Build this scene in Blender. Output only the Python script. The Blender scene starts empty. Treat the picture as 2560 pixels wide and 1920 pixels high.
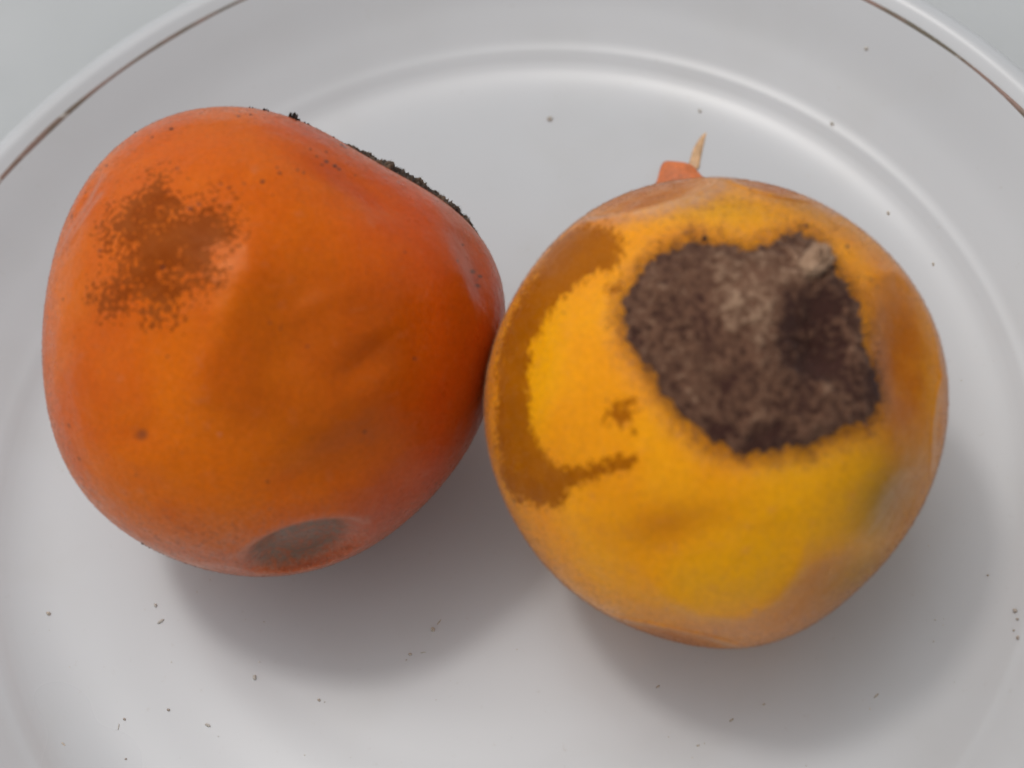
import bpy, math, random
import numpy as np
from mathutils import Matrix, Vector, noise as mnoise

S = 0.01                     # everything below is worked out in centimetres, meshes are written in metres
scene = bpy.context.scene

# ------------------------------------------------------------------ camera
POS = np.array([0.527443, -13.86208927, 26.42659628])
RI = np.array([0.96671643, -0.22123124, -0.12851494])
UP = np.array([0.25585025, 0.83591036, 0.48558678])
FW = np.array([0.0, 0.5023053, -0.86469034])
FPX = 5000.0                 # focal length in pixels of the 2560 wide photograph
K = 2560 / 2212
camd = bpy.data.cameras.new("camera")
cam = bpy.data.objects.new("camera", camd)
scene.collection.objects.link(cam)
m = Matrix(((RI[0], UP[0], -FW[0], POS[0] * S), (RI[1], UP[1], -FW[1], POS[1] * S),
            (RI[2], UP[2], -FW[2], POS[2] * S), (0, 0, 0, 1)))
cam.matrix_world = m
camd.sensor_width = 36
camd.lens = FPX * 36 / 2560
camd.clip_start = 0.01
camd.clip_end = 50
camd.dof.use_dof = True
camd.dof.focus_distance = 0.287
camd.dof.aperture_fstop = 14
scene.camera = cam

# ------------------------------------------------------------------ light
SUN_EL, SUN_AZ = 72, 130     # degrees; azimuth measured from +x towards +y
world = bpy.data.worlds.new("World")
scene.world = world
world.use_nodes = True
wn = world.node_tree
wn.nodes.clear()
sky = wn.nodes.new("ShaderNodeTexSky")
sky.sky_type = 'NISHITA'
sky.sun_disc = False
sky.sun_elevation = math.radians(SUN_EL)
sky.sun_rotation = math.radians(90 - SUN_AZ)
sky.dust_density = 3.0
sky.air_density = 1.0
sky.ozone_density = 1.0
hsv = wn.nodes.new("ShaderNodeHueSaturation")   # overcast sky: nearly colourless
hsv.inputs['Saturation'].default_value = 0.04
bg = wn.nodes.new("ShaderNodeBackground")
bg.inputs['Strength'].default_value = 0.15
wo = wn.nodes.new("ShaderNodeOutputWorld")
wn.links.new(sky.outputs[0], hsv.inputs['Color'])
wn.links.new(hsv.outputs[0], bg.inputs[0])
wn.links.new(bg.outputs[0], wo.inputs[0])
sund = bpy.data.lights.new("sun", 'SUN')
sund.energy = 0.5
sund.angle = math.radians(7)
sund.color = (1.0, 0.955, 0.91)
sun = bpy.data.objects.new("sun", sund)
scene.collection.objects.link(sun)
e_, a_ = math.radians(SUN_EL), math.radians(SUN_AZ)
sdir = Vector((math.cos(e_) * math.cos(a_), math.cos(e_) * math.sin(a_), math.sin(e_)))
sun.rotation_euler = sdir.to_track_quat('Z', 'Y').to_euler()
sun.location = (-0.3, 0.3, 0.8)
scene.view_settings.view_transform = 'Standard'
scene.view_settings.look = 'None'
scene.view_settings.exposure = -0.08
scene.view_settings.gamma = 1.0
scene.render.engine = 'CYCLES'

# ------------------------------------------------------------------ helpers
rng = np.random.default_rng(7)
random.seed(7)


def nrm(v):
    return v / np.maximum(np.linalg.norm(v, axis=-1, keepdims=True), 1e-12)


def ray(px):
    """direction from the camera through points given in 2212-pixel photo units"""
    px = np.asarray(px, float) * K
    return nrm(FW + (px[..., 0:1] - 1280) / FPX * RI - (px[..., 1:2] - 960) / FPX * UP)


def smooth(a, b, x):
    t = np.clip((x - a) / (b - a), 0, 1)
    return t * t * (3 - 2 * t)


def fnoise(P, sc, octaves=4, off=0.0):
    """fractal noise, about -1..1, at points P (n,3)"""
    out = np.empty(len(P))
    Q = (P * sc + off).tolist()
    for i, q in enumerate(Q):
        out[i] = mnoise.fractal(q, 0.9, 2.1, octaves)
    return out


def sdf_poly(P, poly):
    """signed distance, positive inside"""
    poly = np.asarray(poly, float)
    A = poly
    B = np.roll(poly, -1, axis=0)
    dmin = np.full(len(P), 1e18)
    inside = np.zeros(len(P), bool)
    for a, b in zip(A, B):
        ab = b - a
        ap = P - a
        t = np.clip((ap @ ab) / (ab @ ab), 0, 1)
        d = ap - t[:, None] * ab
        dmin = np.minimum(dmin, (d * d).sum(1))
        c = (a[1] > P[:, 1]) != (b[1] > P[:, 1])
        xs = (b[0] - a[0]) * (P[:, 1] - a[1]) / (b[1] - a[1] + 1e-12) + a[0]
        inside ^= c & (P[:, 0] < xs)
    return np.where(inside, 1, -1) * np.sqrt(dmin)


def mesh_obj(name, verts, faces, mat, parent=None, smoothshade=True, attrs=None, origin=(0, 0, 0)):
    """faces: (n,3) or (n,4) int array, or list of such arrays"""
    me = bpy.data.meshes.new(name)
    if not isinstance(faces, list):
        faces = [faces]
    verts = (np.asarray(verts, float) - np.asarray(origin, float)) * S
    me.vertices.add(len(verts))
    me.vertices.foreach_set("co", verts.astype(np.float32).ravel())
    tot = sum(f.size for f in faces)
    me.loops.add(tot)
    me.loops.foreach_set("vertex_index", np.concatenate([f.ravel() for f in faces]).astype(np.int32))
    nf = sum(len(f) for f in faces)
    me.polygons.add(nf)
    st, cur = [], 0
    for f in faces:
        st.append(np.arange(len(f)) * f.shape[1] + cur)
        cur += f.size
    me.polygons.foreach_set("loop_start", np.concatenate(st).astype(np.int32))
    me.polygons.foreach_set("use_smooth", np.full(nf, smoothshade, bool))
    me.update(calc_edges=True)
    me.validate()
    for k, v in (attrs or {}).items():
        v = np.asarray(v, np.float32)
        if v.ndim == 1:
            at = me.attributes.new(k, 'FLOAT', 'POINT')
            at.data.foreach_set("value", v)
        else:
            at = me.attributes.new(k, 'FLOAT_COLOR', 'POINT')
            at.data.foreach_set("color", np.hstack([v, np.ones((len(v), 1), np.float32)]).ravel())
    me.materials.append(mat)
    ob = bpy.data.objects.new(name, me)
    scene.collection.objects.link(ob)
    if parent is not None:
        ob.parent = parent
    else:
        ob.location = np.asarray(origin) * S
    return ob


def thing(name, label, cat, loc, group=None):
    o = bpy.data.objects.new(name, None)
    o.empty_display_size = 0.01
    scene.collection.objects.link(o)
    o.location = np.asarray(loc) * S
    o['label'] = label
    o['category'] = cat
    if group:
        o['group'] = group
    return o


class NT:
    """small helper to write node trees"""
    def __init__(s, name):
        s.m = bpy.data.materials.new(name)
        s.m.use_nodes = True
        s.t = s.m.node_tree
        s.t.nodes.clear()
        s.out = s.t.nodes.new("ShaderNodeOutputMaterial")
        s.co = s.t.nodes.new("ShaderNodeTexCoord").outputs['Object']

    def put(s, sock, v):
        if isinstance(v, bpy.types.NodeSocket):
            s.t.links.new(v, sock)
        else:
            if isinstance(v, (tuple, list)) and len(v) == 3 and sock.type == 'RGBA':
                v = (*v, 1)
            sock.default_value = v

    def attr(s, n):
        a = s.t.nodes.new("ShaderNodeAttribute")
        a.attribute_name = n
        return a

    def sep(s, c):
        n = s.t.nodes.new("ShaderNodeSeparateColor")
        s.put(n.inputs[0], c)
        return n.outputs

    def noise(s, scale, detail=4, rough=0.55, dist=0.0, co=None):
        n = s.t.nodes.new("ShaderNodeTexNoise")
        s.put(n.inputs['Vector'], co or s.co)
        n.inputs['Scale'].default_value = scale
        n.inputs['Detail'].default_value = detail
        n.inputs['Roughness'].default_value = rough
        n.inputs['Distortion'].default_value = dist
        return n.outputs['Fac']

    def voro(s, scale, rnd=1.0):
        n = s.t.nodes.new("ShaderNodeTexVoronoi")
        s.put(n.inputs['Vector'], s.co)
        n.inputs['Scale'].default_value = scale
        n.inputs['Randomness'].default_value = rnd
        return n.outputs

    def math(s, op, a, b=0.0, clamp=False):
        n = s.t.nodes.new("ShaderNodeMath")
        n.operation = op
        n.use_clamp = clamp
        s.put(n.inputs[0], a)
        s.put(n.inputs[1], b)
        return n.outputs[0]

    def ramp(s, v, a, b, lo=0.0, hi=1.0):
        n = s.t.nodes.new("ShaderNodeMapRange")
        n.interpolation_type = 'SMOOTHSTEP'
        s.put(n.inputs['Value'], v)
        n.inputs['From Min'].default_value = a
        n.inputs['From Max'].default_value = b
        n.inputs['To Min'].default_value = lo
        n.inputs['To Max'].default_value = hi
        return n.outputs[0]

    def mix(s, f, a, b):
        n = s.t.nodes.new("ShaderNodeMix")
        n.data_type = 'RGBA'
        s.put(n.inputs[0], f)
        s.put(n.inputs[6], a)
        s.put(n.inputs[7], b)
        return n.outputs[2]

    def bump(s, h, dist, strength=1.0, normal=None):
        n = s.t.nodes.new("ShaderNodeBump")
        s.put(n.inputs['Height'], h)
        n.inputs['Distance'].default_value = dist
        n.inputs['Strength'].default_value = strength
        if normal:
            s.put(n.inputs['Normal'], normal)
        return n.outputs[0]

    def bsdf(s, **kw):
        n = s.t.nodes.new("ShaderNodeBsdfPrincipled")
        for k, v in kw.items():
            s.put(n.inputs[k.replace('_', ' ')], v)
        s.t.links.new(n.outputs[0], s.out.inputs[0])
        return n


# ------------------------------------------------------------------ materials
def skin_material(name, base, base2, red, zone_b, grey, glare_dark, glare_light, amp, speck_amount, shade_col):
    t = NT(name)
    marks = t.sep(t.attr('marks').outputs['Color'])      # painted highlight, zone a, grey wear and painted sheen
    tint = t.sep(t.attr('tint').outputs['Color'])         # second zone (ripening, painted shade), spots, fuzz wear
    big = t.noise(55, 3, 0.5)
    c = t.mix(t.ramp(big, 0.35, 0.68), base, base2)
    warp = t.math('MULTIPLY', t.math('SUBTRACT', t.noise(220, 4), 0.5), 0.25)
    c = t.mix(t.math('ADD', marks[1], t.math('MULTIPLY', warp, marks[1]), True), c, red)
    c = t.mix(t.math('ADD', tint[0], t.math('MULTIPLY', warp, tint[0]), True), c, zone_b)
    wear = t.math('ADD', 0.15, t.math('MULTIPLY', tint[2], 1.2))       # how thickly the down shows
    fine = t.noise(2300, 3, 0.65)                            # stipple of the down and pores
    c = t.mix(t.math('MULTIPLY', t.ramp(fine, 0.50, 0.66, 0, 0.45), wear, True), c, (0.52, 0.26, 0.17))
    c = t.mix(t.math('MULTIPLY', t.ramp(t.noise(1700, 2, 0.5), 0.36, 0.46, 0.5, 0.0), wear, True), c, (0.20, 0.045, 0.02))
    blot = t.ramp(t.noise(330, 5, 0.62), 0.58, 0.72, 0, 0.20)   # pale scurf
    c = t.mix(blot, c, (0.58, 0.20, 0.10))
    c = t.mix(t.math('MULTIPLY', marks[2], t.ramp(t.noise(1300, 4), 0.35, 0.6, 0.55, 1.0), True), c, t.mix(t.ramp(marks[2], 0.4, 0.95), (0.46, 0.23, 0.17), grey))
    shade_tone = t.attr('shade_tone').outputs['Fac']  # painted shade of panel and hollows, plus brown tone round the scar
    c = t.mix(t.math('MULTIPLY', shade_tone, t.ramp(t.noise(160, 4, 0.6), 0.25, 0.6, 0.75, 1.0), True), c, shade_col)
    # blown highlight, painted as a speckled brown patch
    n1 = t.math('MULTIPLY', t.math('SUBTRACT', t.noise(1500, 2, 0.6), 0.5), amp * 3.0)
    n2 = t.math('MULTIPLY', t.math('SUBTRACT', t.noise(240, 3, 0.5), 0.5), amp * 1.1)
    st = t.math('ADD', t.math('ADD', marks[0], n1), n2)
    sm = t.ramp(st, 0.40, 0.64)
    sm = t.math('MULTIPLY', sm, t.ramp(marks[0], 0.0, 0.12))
    c = t.mix(t.math('MULTIPLY', sm, 0.93), c, t.mix(t.ramp(t.noise(300, 3), 0.35, 0.65), glare_dark, glare_light))
    # fine mottling of the skin
    mot = t.ramp(t.noise(1500, 4, 0.7), 0.3, 0.7, 0.91, 1.06)
    mul = t.t.nodes.new("ShaderNodeVectorMath")
    mul.operation = 'SCALE'
    t.put(mul.inputs[0], c)
    t.put(mul.inputs['Scale'], mot)
    c = mul.outputs[0]
    # pale lenticels
    v2 = t.voro(300)
    pl = t.math('MULTIPLY', t.ramp(v2['Distance'], 0.07, 0.13, 1, 0), t.ramp(t.sep(v2['Color'])[1], 0.88, 0.92))
    c = t.mix(t.math('MULTIPLY', pl, 0.5), c, (0.50, 0.27, 0.22))
    # dark specks
    v = t.voro(480)
    sp = t.ramp(v['Distance'], 0.12, 0.22, 1, 0)
    gate = t.ramp(t.sep(v['Color'])[0], 1.0 - speck_amount, 1.0 - speck_amount + 0.03)
    c = t.mix(t.math('MULTIPLY', t.math('MULTIPLY', sp, gate), 0.7), c, (0.10, 0.03, 0.02))
    c = t.mix(t.math('MULTIPLY', t.ramp(tint[1], 0.25, 0.7), 0.85), c, (0.085, 0.03, 0.025))
    rough = t.ramp(t.noise(500, 4), 0.3, 0.7, 0.27, 0.40)
    matte = t.ramp(sm, 0, 1, 1.0, 0.25)
    b1 = t.bump(t.noise(900, 4, 0.6), 0.00008, 0.5)
    b2 = t.bump(fine, 0.00004, 0.6, b1)
    b3 = t.bump(t.noise(120, 3, 0.5), 0.0016, 0.38, t.bump(t.noise(330, 3, 0.55), 0.0005, 0.35, b2))
    t.bsdf(Base_Color=c, Roughness=rough, Normal=b3, Sheen_Weight=t.math('MULTIPLY', 0.05, matte), Sheen_Roughness=0.30,
           Sheen_Tint=(1.0, 0.66, 0.50), Specular_IOR_Level=t.math('MULTIPLY', 0.26, matte), Specular_Tint=(1.0, 0.62, 0.30), Subsurface_Weight=0.12,
           Subsurface_Radius=(1.0, 0.35, 0.08), Subsurface_Scale=0.003,
           Coat_Weight=t.math('MULTIPLY', 0.04, matte), Coat_Roughness=0.25)
    return t.m


def plain(name, col, rough=0.8, var=0.35, scale=900, spec=0.3, bump=0.0001):
    t = NT(name)
    n = t.noise(scale, 4, 0.6)
    dark = tuple(x * (1 - var) for x in col)
    lite = tuple(min(1, x * (1 + var)) for x in col)
    c = t.mix(t.ramp(n, 0.3, 0.7), dark, lite)
    t.bsdf(Base_Color=c, Roughness=rough, Specular_IOR_Level=spec, Normal=t.bump(n, bump, 0.6))
    return t.m


def tone_material(name, cols, rough=0.95, alpha_noise=True):
    """material that mixes dark / mid / light by the 'tone' attribute (0..1)"""
    t = NT(name)
    a = t.attr('tone').outputs['Fac']
    n = t.math('MULTIPLY', t.math('SUBTRACT', t.noise(1300, 4, 0.65), 0.5), 0.7) if alpha_noise else 0.0
    a = t.math('ADD', a, n)
    c = t.mix(t.ramp(a, 0.05, 0.5), cols[0], cols[1])
    c = t.mix(t.ramp(a, 0.5, 1.0), c, cols[2])
    t.bsdf(Base_Color=c, Roughness=rough, Specular_IOR_Level=0.15, Sheen_Weight=0.15,
           Normal=t.bump(t.noise(2200, 4, 0.7), 0.00015, 0.8))
    return t.m


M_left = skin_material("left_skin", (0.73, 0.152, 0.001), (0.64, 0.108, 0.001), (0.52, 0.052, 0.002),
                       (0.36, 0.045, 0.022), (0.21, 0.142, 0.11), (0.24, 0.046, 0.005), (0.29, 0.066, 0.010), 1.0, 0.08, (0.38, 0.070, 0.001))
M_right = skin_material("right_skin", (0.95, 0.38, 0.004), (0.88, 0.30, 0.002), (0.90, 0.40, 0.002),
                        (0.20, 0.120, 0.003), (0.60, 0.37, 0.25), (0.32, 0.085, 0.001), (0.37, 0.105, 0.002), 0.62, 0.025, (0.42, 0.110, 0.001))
M_felt = tone_material("scar_felt", ((0.055, 0.021, 0.015), (0.180, 0.088, 0.052), (0.44, 0.28, 0.18)))
M_crust = tone_material("scar_crust", ((0.016, 0.011, 0.009), (0.055, 0.035, 0.024), (0.15, 0.10, 0.065)))
M_soil = plain("soil", (0.035, 0.022, 0.018), 0.95, 0.5, 3000)
M_crumb = plain("crumb", (0.50, 0.44, 0.37), 0.9, 0.5, 3000)
M_crumb_d = plain("dark_crumb", (0.43, 0.37, 0.32), 0.9, 0.5, 3000)
M_crumb_p = plain("pale_crumb", (0.52, 0.49, 0.44), 0.9, 0.3, 3000)
M_flesh = plain("fruit_flesh", (0.60, 0.16, 0.045), 0.5, 0.2, 500, 0.5, 0.0003)
M_strand = plain("pale_flesh", (0.62, 0.38, 0.20), 0.4, 0.2, 600, 0.4)


def fuzz_material(name, col):
    t = NT(name)
    c = t.mix(t.attr('tone').outputs['Fac'], (col[0] * .25, col[1] * .2, col[2] * .2), col)
    d = t.t.nodes.new("ShaderNodeBsdfDiffuse")
    tr = t.t.nodes.new("ShaderNodeBsdfTranslucent")
    mx = t.t.nodes.new("ShaderNodeMixShader")
    t.put(d.inputs[0], c)
    t.put(tr.inputs[0], c)
    mx.inputs[0].default_value = 0.4
    t.t.links.new(d.outputs[0], mx.inputs[1])
    t.t.links.new(tr.outputs[0], mx.inputs[2])
    t.t.links.new(mx.outputs[0], t.out.inputs[0])
    return t.m


M_fuzz = fuzz_material("pale_down", (0.72, 0.42, 0.24))
M_fuzz_l = fuzz_material("russet_down", (0.60, 0.22, 0.08))


def china():
    t = NT("glazed_china")
    n = t.noise(9, 3, 0.5)
    c = t.mix(t.ramp(n, 0.3, 0.7), (0.500, 0.512, 0.528), (0.540, 0.550, 0.564))
    sm = t.noise(55, 3, 0.5, 0.2)
    c = t.mix(t.ramp(sm, 0.45, 0.85, 0, 0.35), c, (0.455, 0.455, 0.445))       # dried smears
    c = t.mix(t.ramp(t.noise(700, 3, 0.6), 0.66, 0.78, 0, 0.25), c, (0.40, 0.37, 0.34))
    r = t.ramp(t.noise(20, 2, 0.5), 0.2, 0.8, 0.27, 0.30)
    b = t.bump(t.noise(28, 2, 0.4), 0.0012, 0.10)
    t.bsdf(Base_Color=c, Roughness=r, Specular_IOR_Level=0.5, Normal=b)
    return t.m


M_china = china()
t = NT("worn_gilding")
n = t.noise(70, 3, 0.6)
c = t.mix(t.ramp(n, 0.4, 0.6), (0.12, 0.10, 0.07), (0.24, 0.15, 0.12))
c = t.mix(t.ramp(t.noise(400, 4, 0.7), 0.58, 0.7, 0, 0.8), c, (0.45, 0.42, 0.38))
t.bsdf(Base_Color=c, Roughness=0.45, Metallic=0.2)
M_gilt = t.m
t = NT("tablecloth_white")
wv = t.noise(2500, 2, 0.5)
c = t.mix(t.ramp(t.noise(14, 3), 0.3, 0.7), (0.475, 0.49, 0.495), (0.52, 0.53, 0.535))
t.bsdf(Base_Color=c, Roughness=0.8, Specular_IOR_Level=0.25,
       Normal=t.bump(t.noise(30, 3, 0.5), 0.003, 0.35, t.bump(wv, 0.0002, 0.4)))
M_table = t.m

# ------------------------------------------------------------------ table
TZ = -1.1
gx = np.linspace(-45, 45, 61)
X, Y = np.meshgrid(gx, gx)
V = np.stack([X.ravel(), Y.ravel(), np.full(X.size, TZ)], 1)
i = np.arange(60 * 61).reshape(60, 61)[:, :60].ravel()
tab = mesh_obj("tabletop", V, np.stack([i, i + 1, i + 62, i + 61], 1), M_table)
tab['kind'] = 'structure'

# ------------------------------------------------------------------ plate
R_LINE, H_LINE = 9.58, 1.20
prof = [(0.0, 0.0), (2.0, 0.0), (4.0, 0.0), (5.2, 0.0), (6.2, 0.005), (6.7, 0.02), (7.0, 0.04), (7.25, 0.075), (7.45, 0.12),
        (7.60, 0.17), (7.70, 0.212), (7.80, 0.252), (7.92, 0.297), (8.08, 0.363), (8.3, 0.463),
        (8.6, 0.605), (8.9, 0.775), (9.2, 0.965), (9.4, 1.09), (9.58, 1.20), (9.70, 1.262), (9.80, 1.305), (9.90, 1.32),
        (10.00, 1.295), (10.07, 1.23), (10.05, 1.15), (9.85, 1.02), (9.4, 0.78), (8.9, 0.48), (8.4, 0.22), (8.05, 0.08), (7.6, -0.09),
        (7.0, -0.26), (6.4, -0.34), (6.0, -0.42), (5.9, -0.80), (5.8, -1.04), (5.6, -1.07), (5.45, -1.0), (5.35, -0.6),
        (5.2, -0.42), (3.0, -0.40), (0.0, -0.40)]
prof = np.array(prof)


def resample(pr, n):
    """Catmull-Rom through the profile"""
    P = np.vstack([2 * pr[0] - pr[1], pr, 2 * pr[-1] - pr[-2]])
    out = []
    for k in range(1, len(P) - 2):
        for tt in np.linspace(0, 1, n, endpoint=False):
            p0, p1, p2, p3 = P[k - 1:k + 3]
            out.append(0.5 * ((2 * p1) + (p2 - p0) * tt + (2 * p0 - 5 * p1 + 4 * p2 - p3) * tt ** 2 +
                              (3 * p1 - p0 - 3 * p2 + p3) * tt ** 3))
    out.append(pr[-1])
    return np.array(out)


pr = resample(prof, 4)
pr[:, 0] = np.maximum(pr[:, 0], 0.001)
NS = 320


def lathe(pr, ns, wob=0.0):
    a = np.arange(ns) / ns * 2 * np.pi
    r = pr[:, 0][:, None] * np.ones(ns)
    z = pr[:, 1][:, None] * np.ones(ns)
    if wob:
        z = z + wob * smooth(6, 9, r) * np.sin(2 * a + 0.6)
        # barely visible throwing rings on the floor and rim
        z = z + (0.62 + 0.38 * np.cos(a + 0.7)) * (0.005 * np.exp(-((r - 7.80) / 0.06) ** 2) - 0.004 * np.exp(-((r - 7.96) / 0.07) ** 2)) * (z > -0.01)
        z = z + 0.0035 * np.sin(r * 5.3) * smooth(0.5, 2, r) * smooth(7.2, 6.4, r)
    V = np.stack([r * np.cos(a), r * np.sin(a), z], -1).reshape(-1, 3)
    k = len(pr)
    I = (np.arange(k - 1)[:, None] * ns + np.arange(ns)).ravel()
    J = (np.arange(k - 1)[:, None] * ns + (np.arange(ns) + 1) % ns).ravel()
    return V, np.stack([I, I + ns, J + ns, J], 1)


plate = thing("dinner_plate", "white glazed china plate with a thin brown line round its rim, under both fruits", "plate",
              (0, 0, TZ))
PB = np.array([0, 0, TZ])
V, F = lathe(pr, NS, 0.02)
F = F[:, ::-1]
body = mesh_obj("plate_body", V - PB, F, M_china, plate)
# the painted line: a thin raised band that follows the rim
top = pr[:np.argmax(pr[:, 1])]


def rim_h(r):
    return np.interp(r, top[:, 0], top[:, 1])


lr = np.array([-0.032, -0.027, -0.010, 0.010, 0.027, 0.032]) + R_LINE
lp = np.stack([lr, rim_h(lr) + np.array([-0.004, 0.004, 0.006, 0.006, 0.004, -0.004])], 1)
V, F = lathe(lp, NS)
a = np.arctan2(V[:, 1], V[:, 0])
V[:, 2] += 0.02 * np.sin(2 * a + 0.6)
rr = np.hypot(V[:, 0], V[:, 1])
wide = 1 + 0.25 * np.sin(a * 9) + 0.2 * np.sin(a * 23 + 1)
nr = R_LINE + (rr - R_LINE) * wide
V[:, 2] += rim_h(nr) - rim_h(rr)
V[:, 0] *= nr / rr
V[:, 1] *= nr / rr
mesh_obj("rim_line", V - PB, F[:, ::-1], M_gilt, plate)


def plate_z(p):
    return rim_h(np.hypot(p[..., 0], p[..., 1]))


def on_plate(px):
    """where the ray through photo point px meets the plate's top"""
    d = ray(np.asarray(px, float))
    z = np.zeros(d.shape[:-1])
    for _ in range(25):
        tt = (z - POS[2]) / d[..., 2]
        P = POS + tt[..., None] * d
        z = 0.5 * z + 0.5 * plate_z(P)
    return P


# ------------------------------------------------------------------ fruit shape
import bmesh
_bm = bmesh.new()
bmesh.ops.create_icosphere(_bm, subdivisions=8, radius=1.0)
_me = bpy.data.meshes.new("tmp")
_bm.to_mesh(_me)
_bm.free()
ICO = np.empty(len(_me.vertices) * 3, np.float32)
_me.vertices.foreach_get("co", ICO)
ICO = nrm(ICO.reshape(-1, 3).astype(float))
IF = np.empty(len(_me.polygons) * 3, np.int32)
_me.polygons.foreach_get("vertices", IF)
IF = IF.reshape(-1, 3)
bpy.data.meshes.remove(_me)


class Fruit:
    """star-shaped body whose outline R(theta) is a Fourier fit of the traced outline; dents are pushed
    into it along the radius. Directions n are (right, up, towards viewer) in the fruit's own frame."""
    def __init__(s, centre, outline, depth, dents, ridges):
        s.c = np.array(centre, float)
        o = np.array(outline, float) - s.c
        th = np.arctan2(-o[:, 1], o[:, 0])
        rr = np.hypot(o[:, 0], o[:, 1])
        # densify along the outline first so the fit is even
        order = np.argsort(th)
        th, rr = th[order], rr[order]
        tg = np.linspace(-np.pi, np.pi, 256, endpoint=False)
        rg = np.interp(tg, np.r_[th - 2 * np.pi, th, th + 2 * np.pi], np.r_[rr, rr, rr])
        N = 9
        fc = np.fft.rfft(rg)
        k = np.arange(len(fc))
        fc *= np.exp(-(k / N) ** 4)
        s.rg = np.fft.irfft(fc, 256)
        s.Rm = s.rg.mean()
        s.depth = depth
        s.dents, s.ridges = dents, ridges
        d = ray(s.c)
        s.ec = -d
        s.er = nrm(RI - (RI @ s.ec) * s.ec)
        s.eu = np.cross(s.ec, s.er)
        s.t = 30.0
        # slide along the ray until it rests on the plate floor
        P = s.surf(ICO[::7])
        q = (P - POS) / s.t
        s.t = -(POS[2] - 0.0) / q[:, 2].min()
        s.base = None

    def R(s, th):
        x = (th + np.pi) / (2 * np.pi) * 256
        i = np.floor(x).astype(int)
        f = x - i
        return s.rg[i % 256] * (1 - f) + s.rg[(i + 1) % 256] * f

    def pix(s, n):
        th = np.arctan2(n[:, 1], n[:, 0])
        R = s.R(th)
        return s.c + np.stack([n[:, 0] * R, -n[:, 1] * R], 1)

    def dirs(s, px):
        """front-side directions for photo points"""
        o = np.asarray(px, float) - s.c
        th = np.arctan2(-o[:, 1], o[:, 0])
        q = np.minimum(np.hypot(o[:, 0], o[:, 1]) / s.R(th), 0.9995)
        return np.stack([q * np.cos(th), q * np.sin(th), np.sqrt(1 - q * q)], 1)

    def disp(s, n):
        P = s.pix(n)
        w = smooth(-0.45, -0.1, n[:, 2])
        h = np.zeros(len(n))
        for (x, y, rx, ry, rot, dep, sharp, lip) in s.dents:
            dep, lip = dep * (1.9 if sharp == 0 else 1.0), lip * 1.3
            a = math.radians(rot)
            dx, dy = P[:, 0] - x, P[:, 1] - y
            u = (dx * math.cos(a) - dy * math.sin(a)) / rx
            v = (dx * math.sin(a) + dy * math.cos(a)) / ry
            d = np.hypot(u, v)
            if sharp == 0:
                h -= dep * np.exp(-d * d * 1.4)
            else:
                h -= dep * (1 - smooth(1 - sharp, 1 + sharp * 0.3, d))
            if lip:
                h += lip * np.exp(-((d - 1.08) / 0.16) ** 2)
        for (pts, wd, ht) in s.ridges:
            pts = np.array(pts, float)
            dm = np.full(len(n), 1e9)
            fade = np.zeros(len(n))
            L = len(pts) - 1
            for k in range(L):
                ab = pts[k + 1] - pts[k]
                ap = P - pts[k]
                tt = np.clip((ap @ ab) / (ab @ ab), 0, 1)
                dd = np.hypot(*(ap - tt[:, None] * ab).T)
                up = dd < dm
                dm = np.where(up, dd, dm)
                fade = np.where(up, (k + tt) / L, fade)
            h += ht * np.exp(-(dm / wd) ** 2) * np.sin(np.pi * np.clip(fade * 0.94 + 0.03, 0, 1)) ** 0.6
        return h * w

    def surf(s, n):
        P = s.pix(n)
        k = s.t / FPX * K * 0.992            # cm per photo unit at this distance
        a = (P[:, 0] - s.c[0]) * k
        b = -(P[:, 1] - s.c[1]) * k
        c = n[:, 2] * s.Rm * s.depth * k
        loc = np.stack([a, b, c], 1)
        h = s.disp(n)
        w1 = smooth(0.1, 0.7, n[:, 2])[:, None]
        loc = loc + n * w1 * h[:, None] * (s.t / 30.0)
        W = POS - s.ec * s.t + loc @ np.stack([s.er, s.eu, s.ec])
        return W + nrm(POS - W) * (1 - w1) * 3.2 * h[:, None]

    def normal(s, n):
        ref = np.where(np.abs(n[:, 2:3]) < 0.9, np.array([[0, 0, 1.0]]), np.array([[1.0, 0, 0]]))
        t1 = nrm(np.cross(n, ref))
        t2 = np.cross(n, t1)
        e = 0.01
        a = s.surf(nrm(n + t1 * e)) - s.surf(nrm(n - t1 * e))
        b = s.surf(nrm(n + t2 * e)) - s.surf(nrm(n - t2 * e))
        q = nrm(np.cross(a, b))
        w = n @ np.stack([s.er, s.eu, s.ec])
        return q * np.sign((q * w).sum(1, keepdims=True))


left_outline = [(500, 236), (400, 248), (300, 290), (240, 345), (190, 410), (150, 490), (125, 580), (108, 680), (104, 760), (110, 850),
                (127, 930), (150, 1000), (190, 1065), (240, 1118), (310, 1165), (360, 1195), (430, 1222), (500, 1238), (570, 1243), (640, 1240), (700, 1225),
                (770, 1196), (840, 1155), (920, 1085), (985, 1005), (1035, 930), (1062, 850), (1080, 760), (1095, 670), (1090, 620), (1072, 568),
                (1040, 515), (1000, 468), (960, 436), (905, 402), (850, 374), (790, 343), (730, 305), (650, 264), (580, 243)]
right_outline = [(1200, 520), (1250, 472), (1330, 427), (1430, 394), (1500, 387), (1560, 387), (1680, 405), (1750, 432), (1800, 463), (1880, 520), (1930, 572),
                 (1965, 617), (2000, 680), (2022, 745), (2035, 810), (2037, 880), (2030, 945), (2015, 1010), (1990, 1070), (1950, 1150),
                 (1890, 1222), (1840, 1272), (1770, 1330), (1700, 1370), (1650, 1390), (1600, 1398), (1530, 1394), (1450, 1380), (1370, 1355),
                 (1300, 1320), (1240, 1280), (1180, 1225), (1130, 1155), (1090, 1080), (1060, 1000), (1046, 910), (1046, 840), (1057, 770),
                 (1085, 695), (1120, 625), (1155, 570)]
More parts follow.
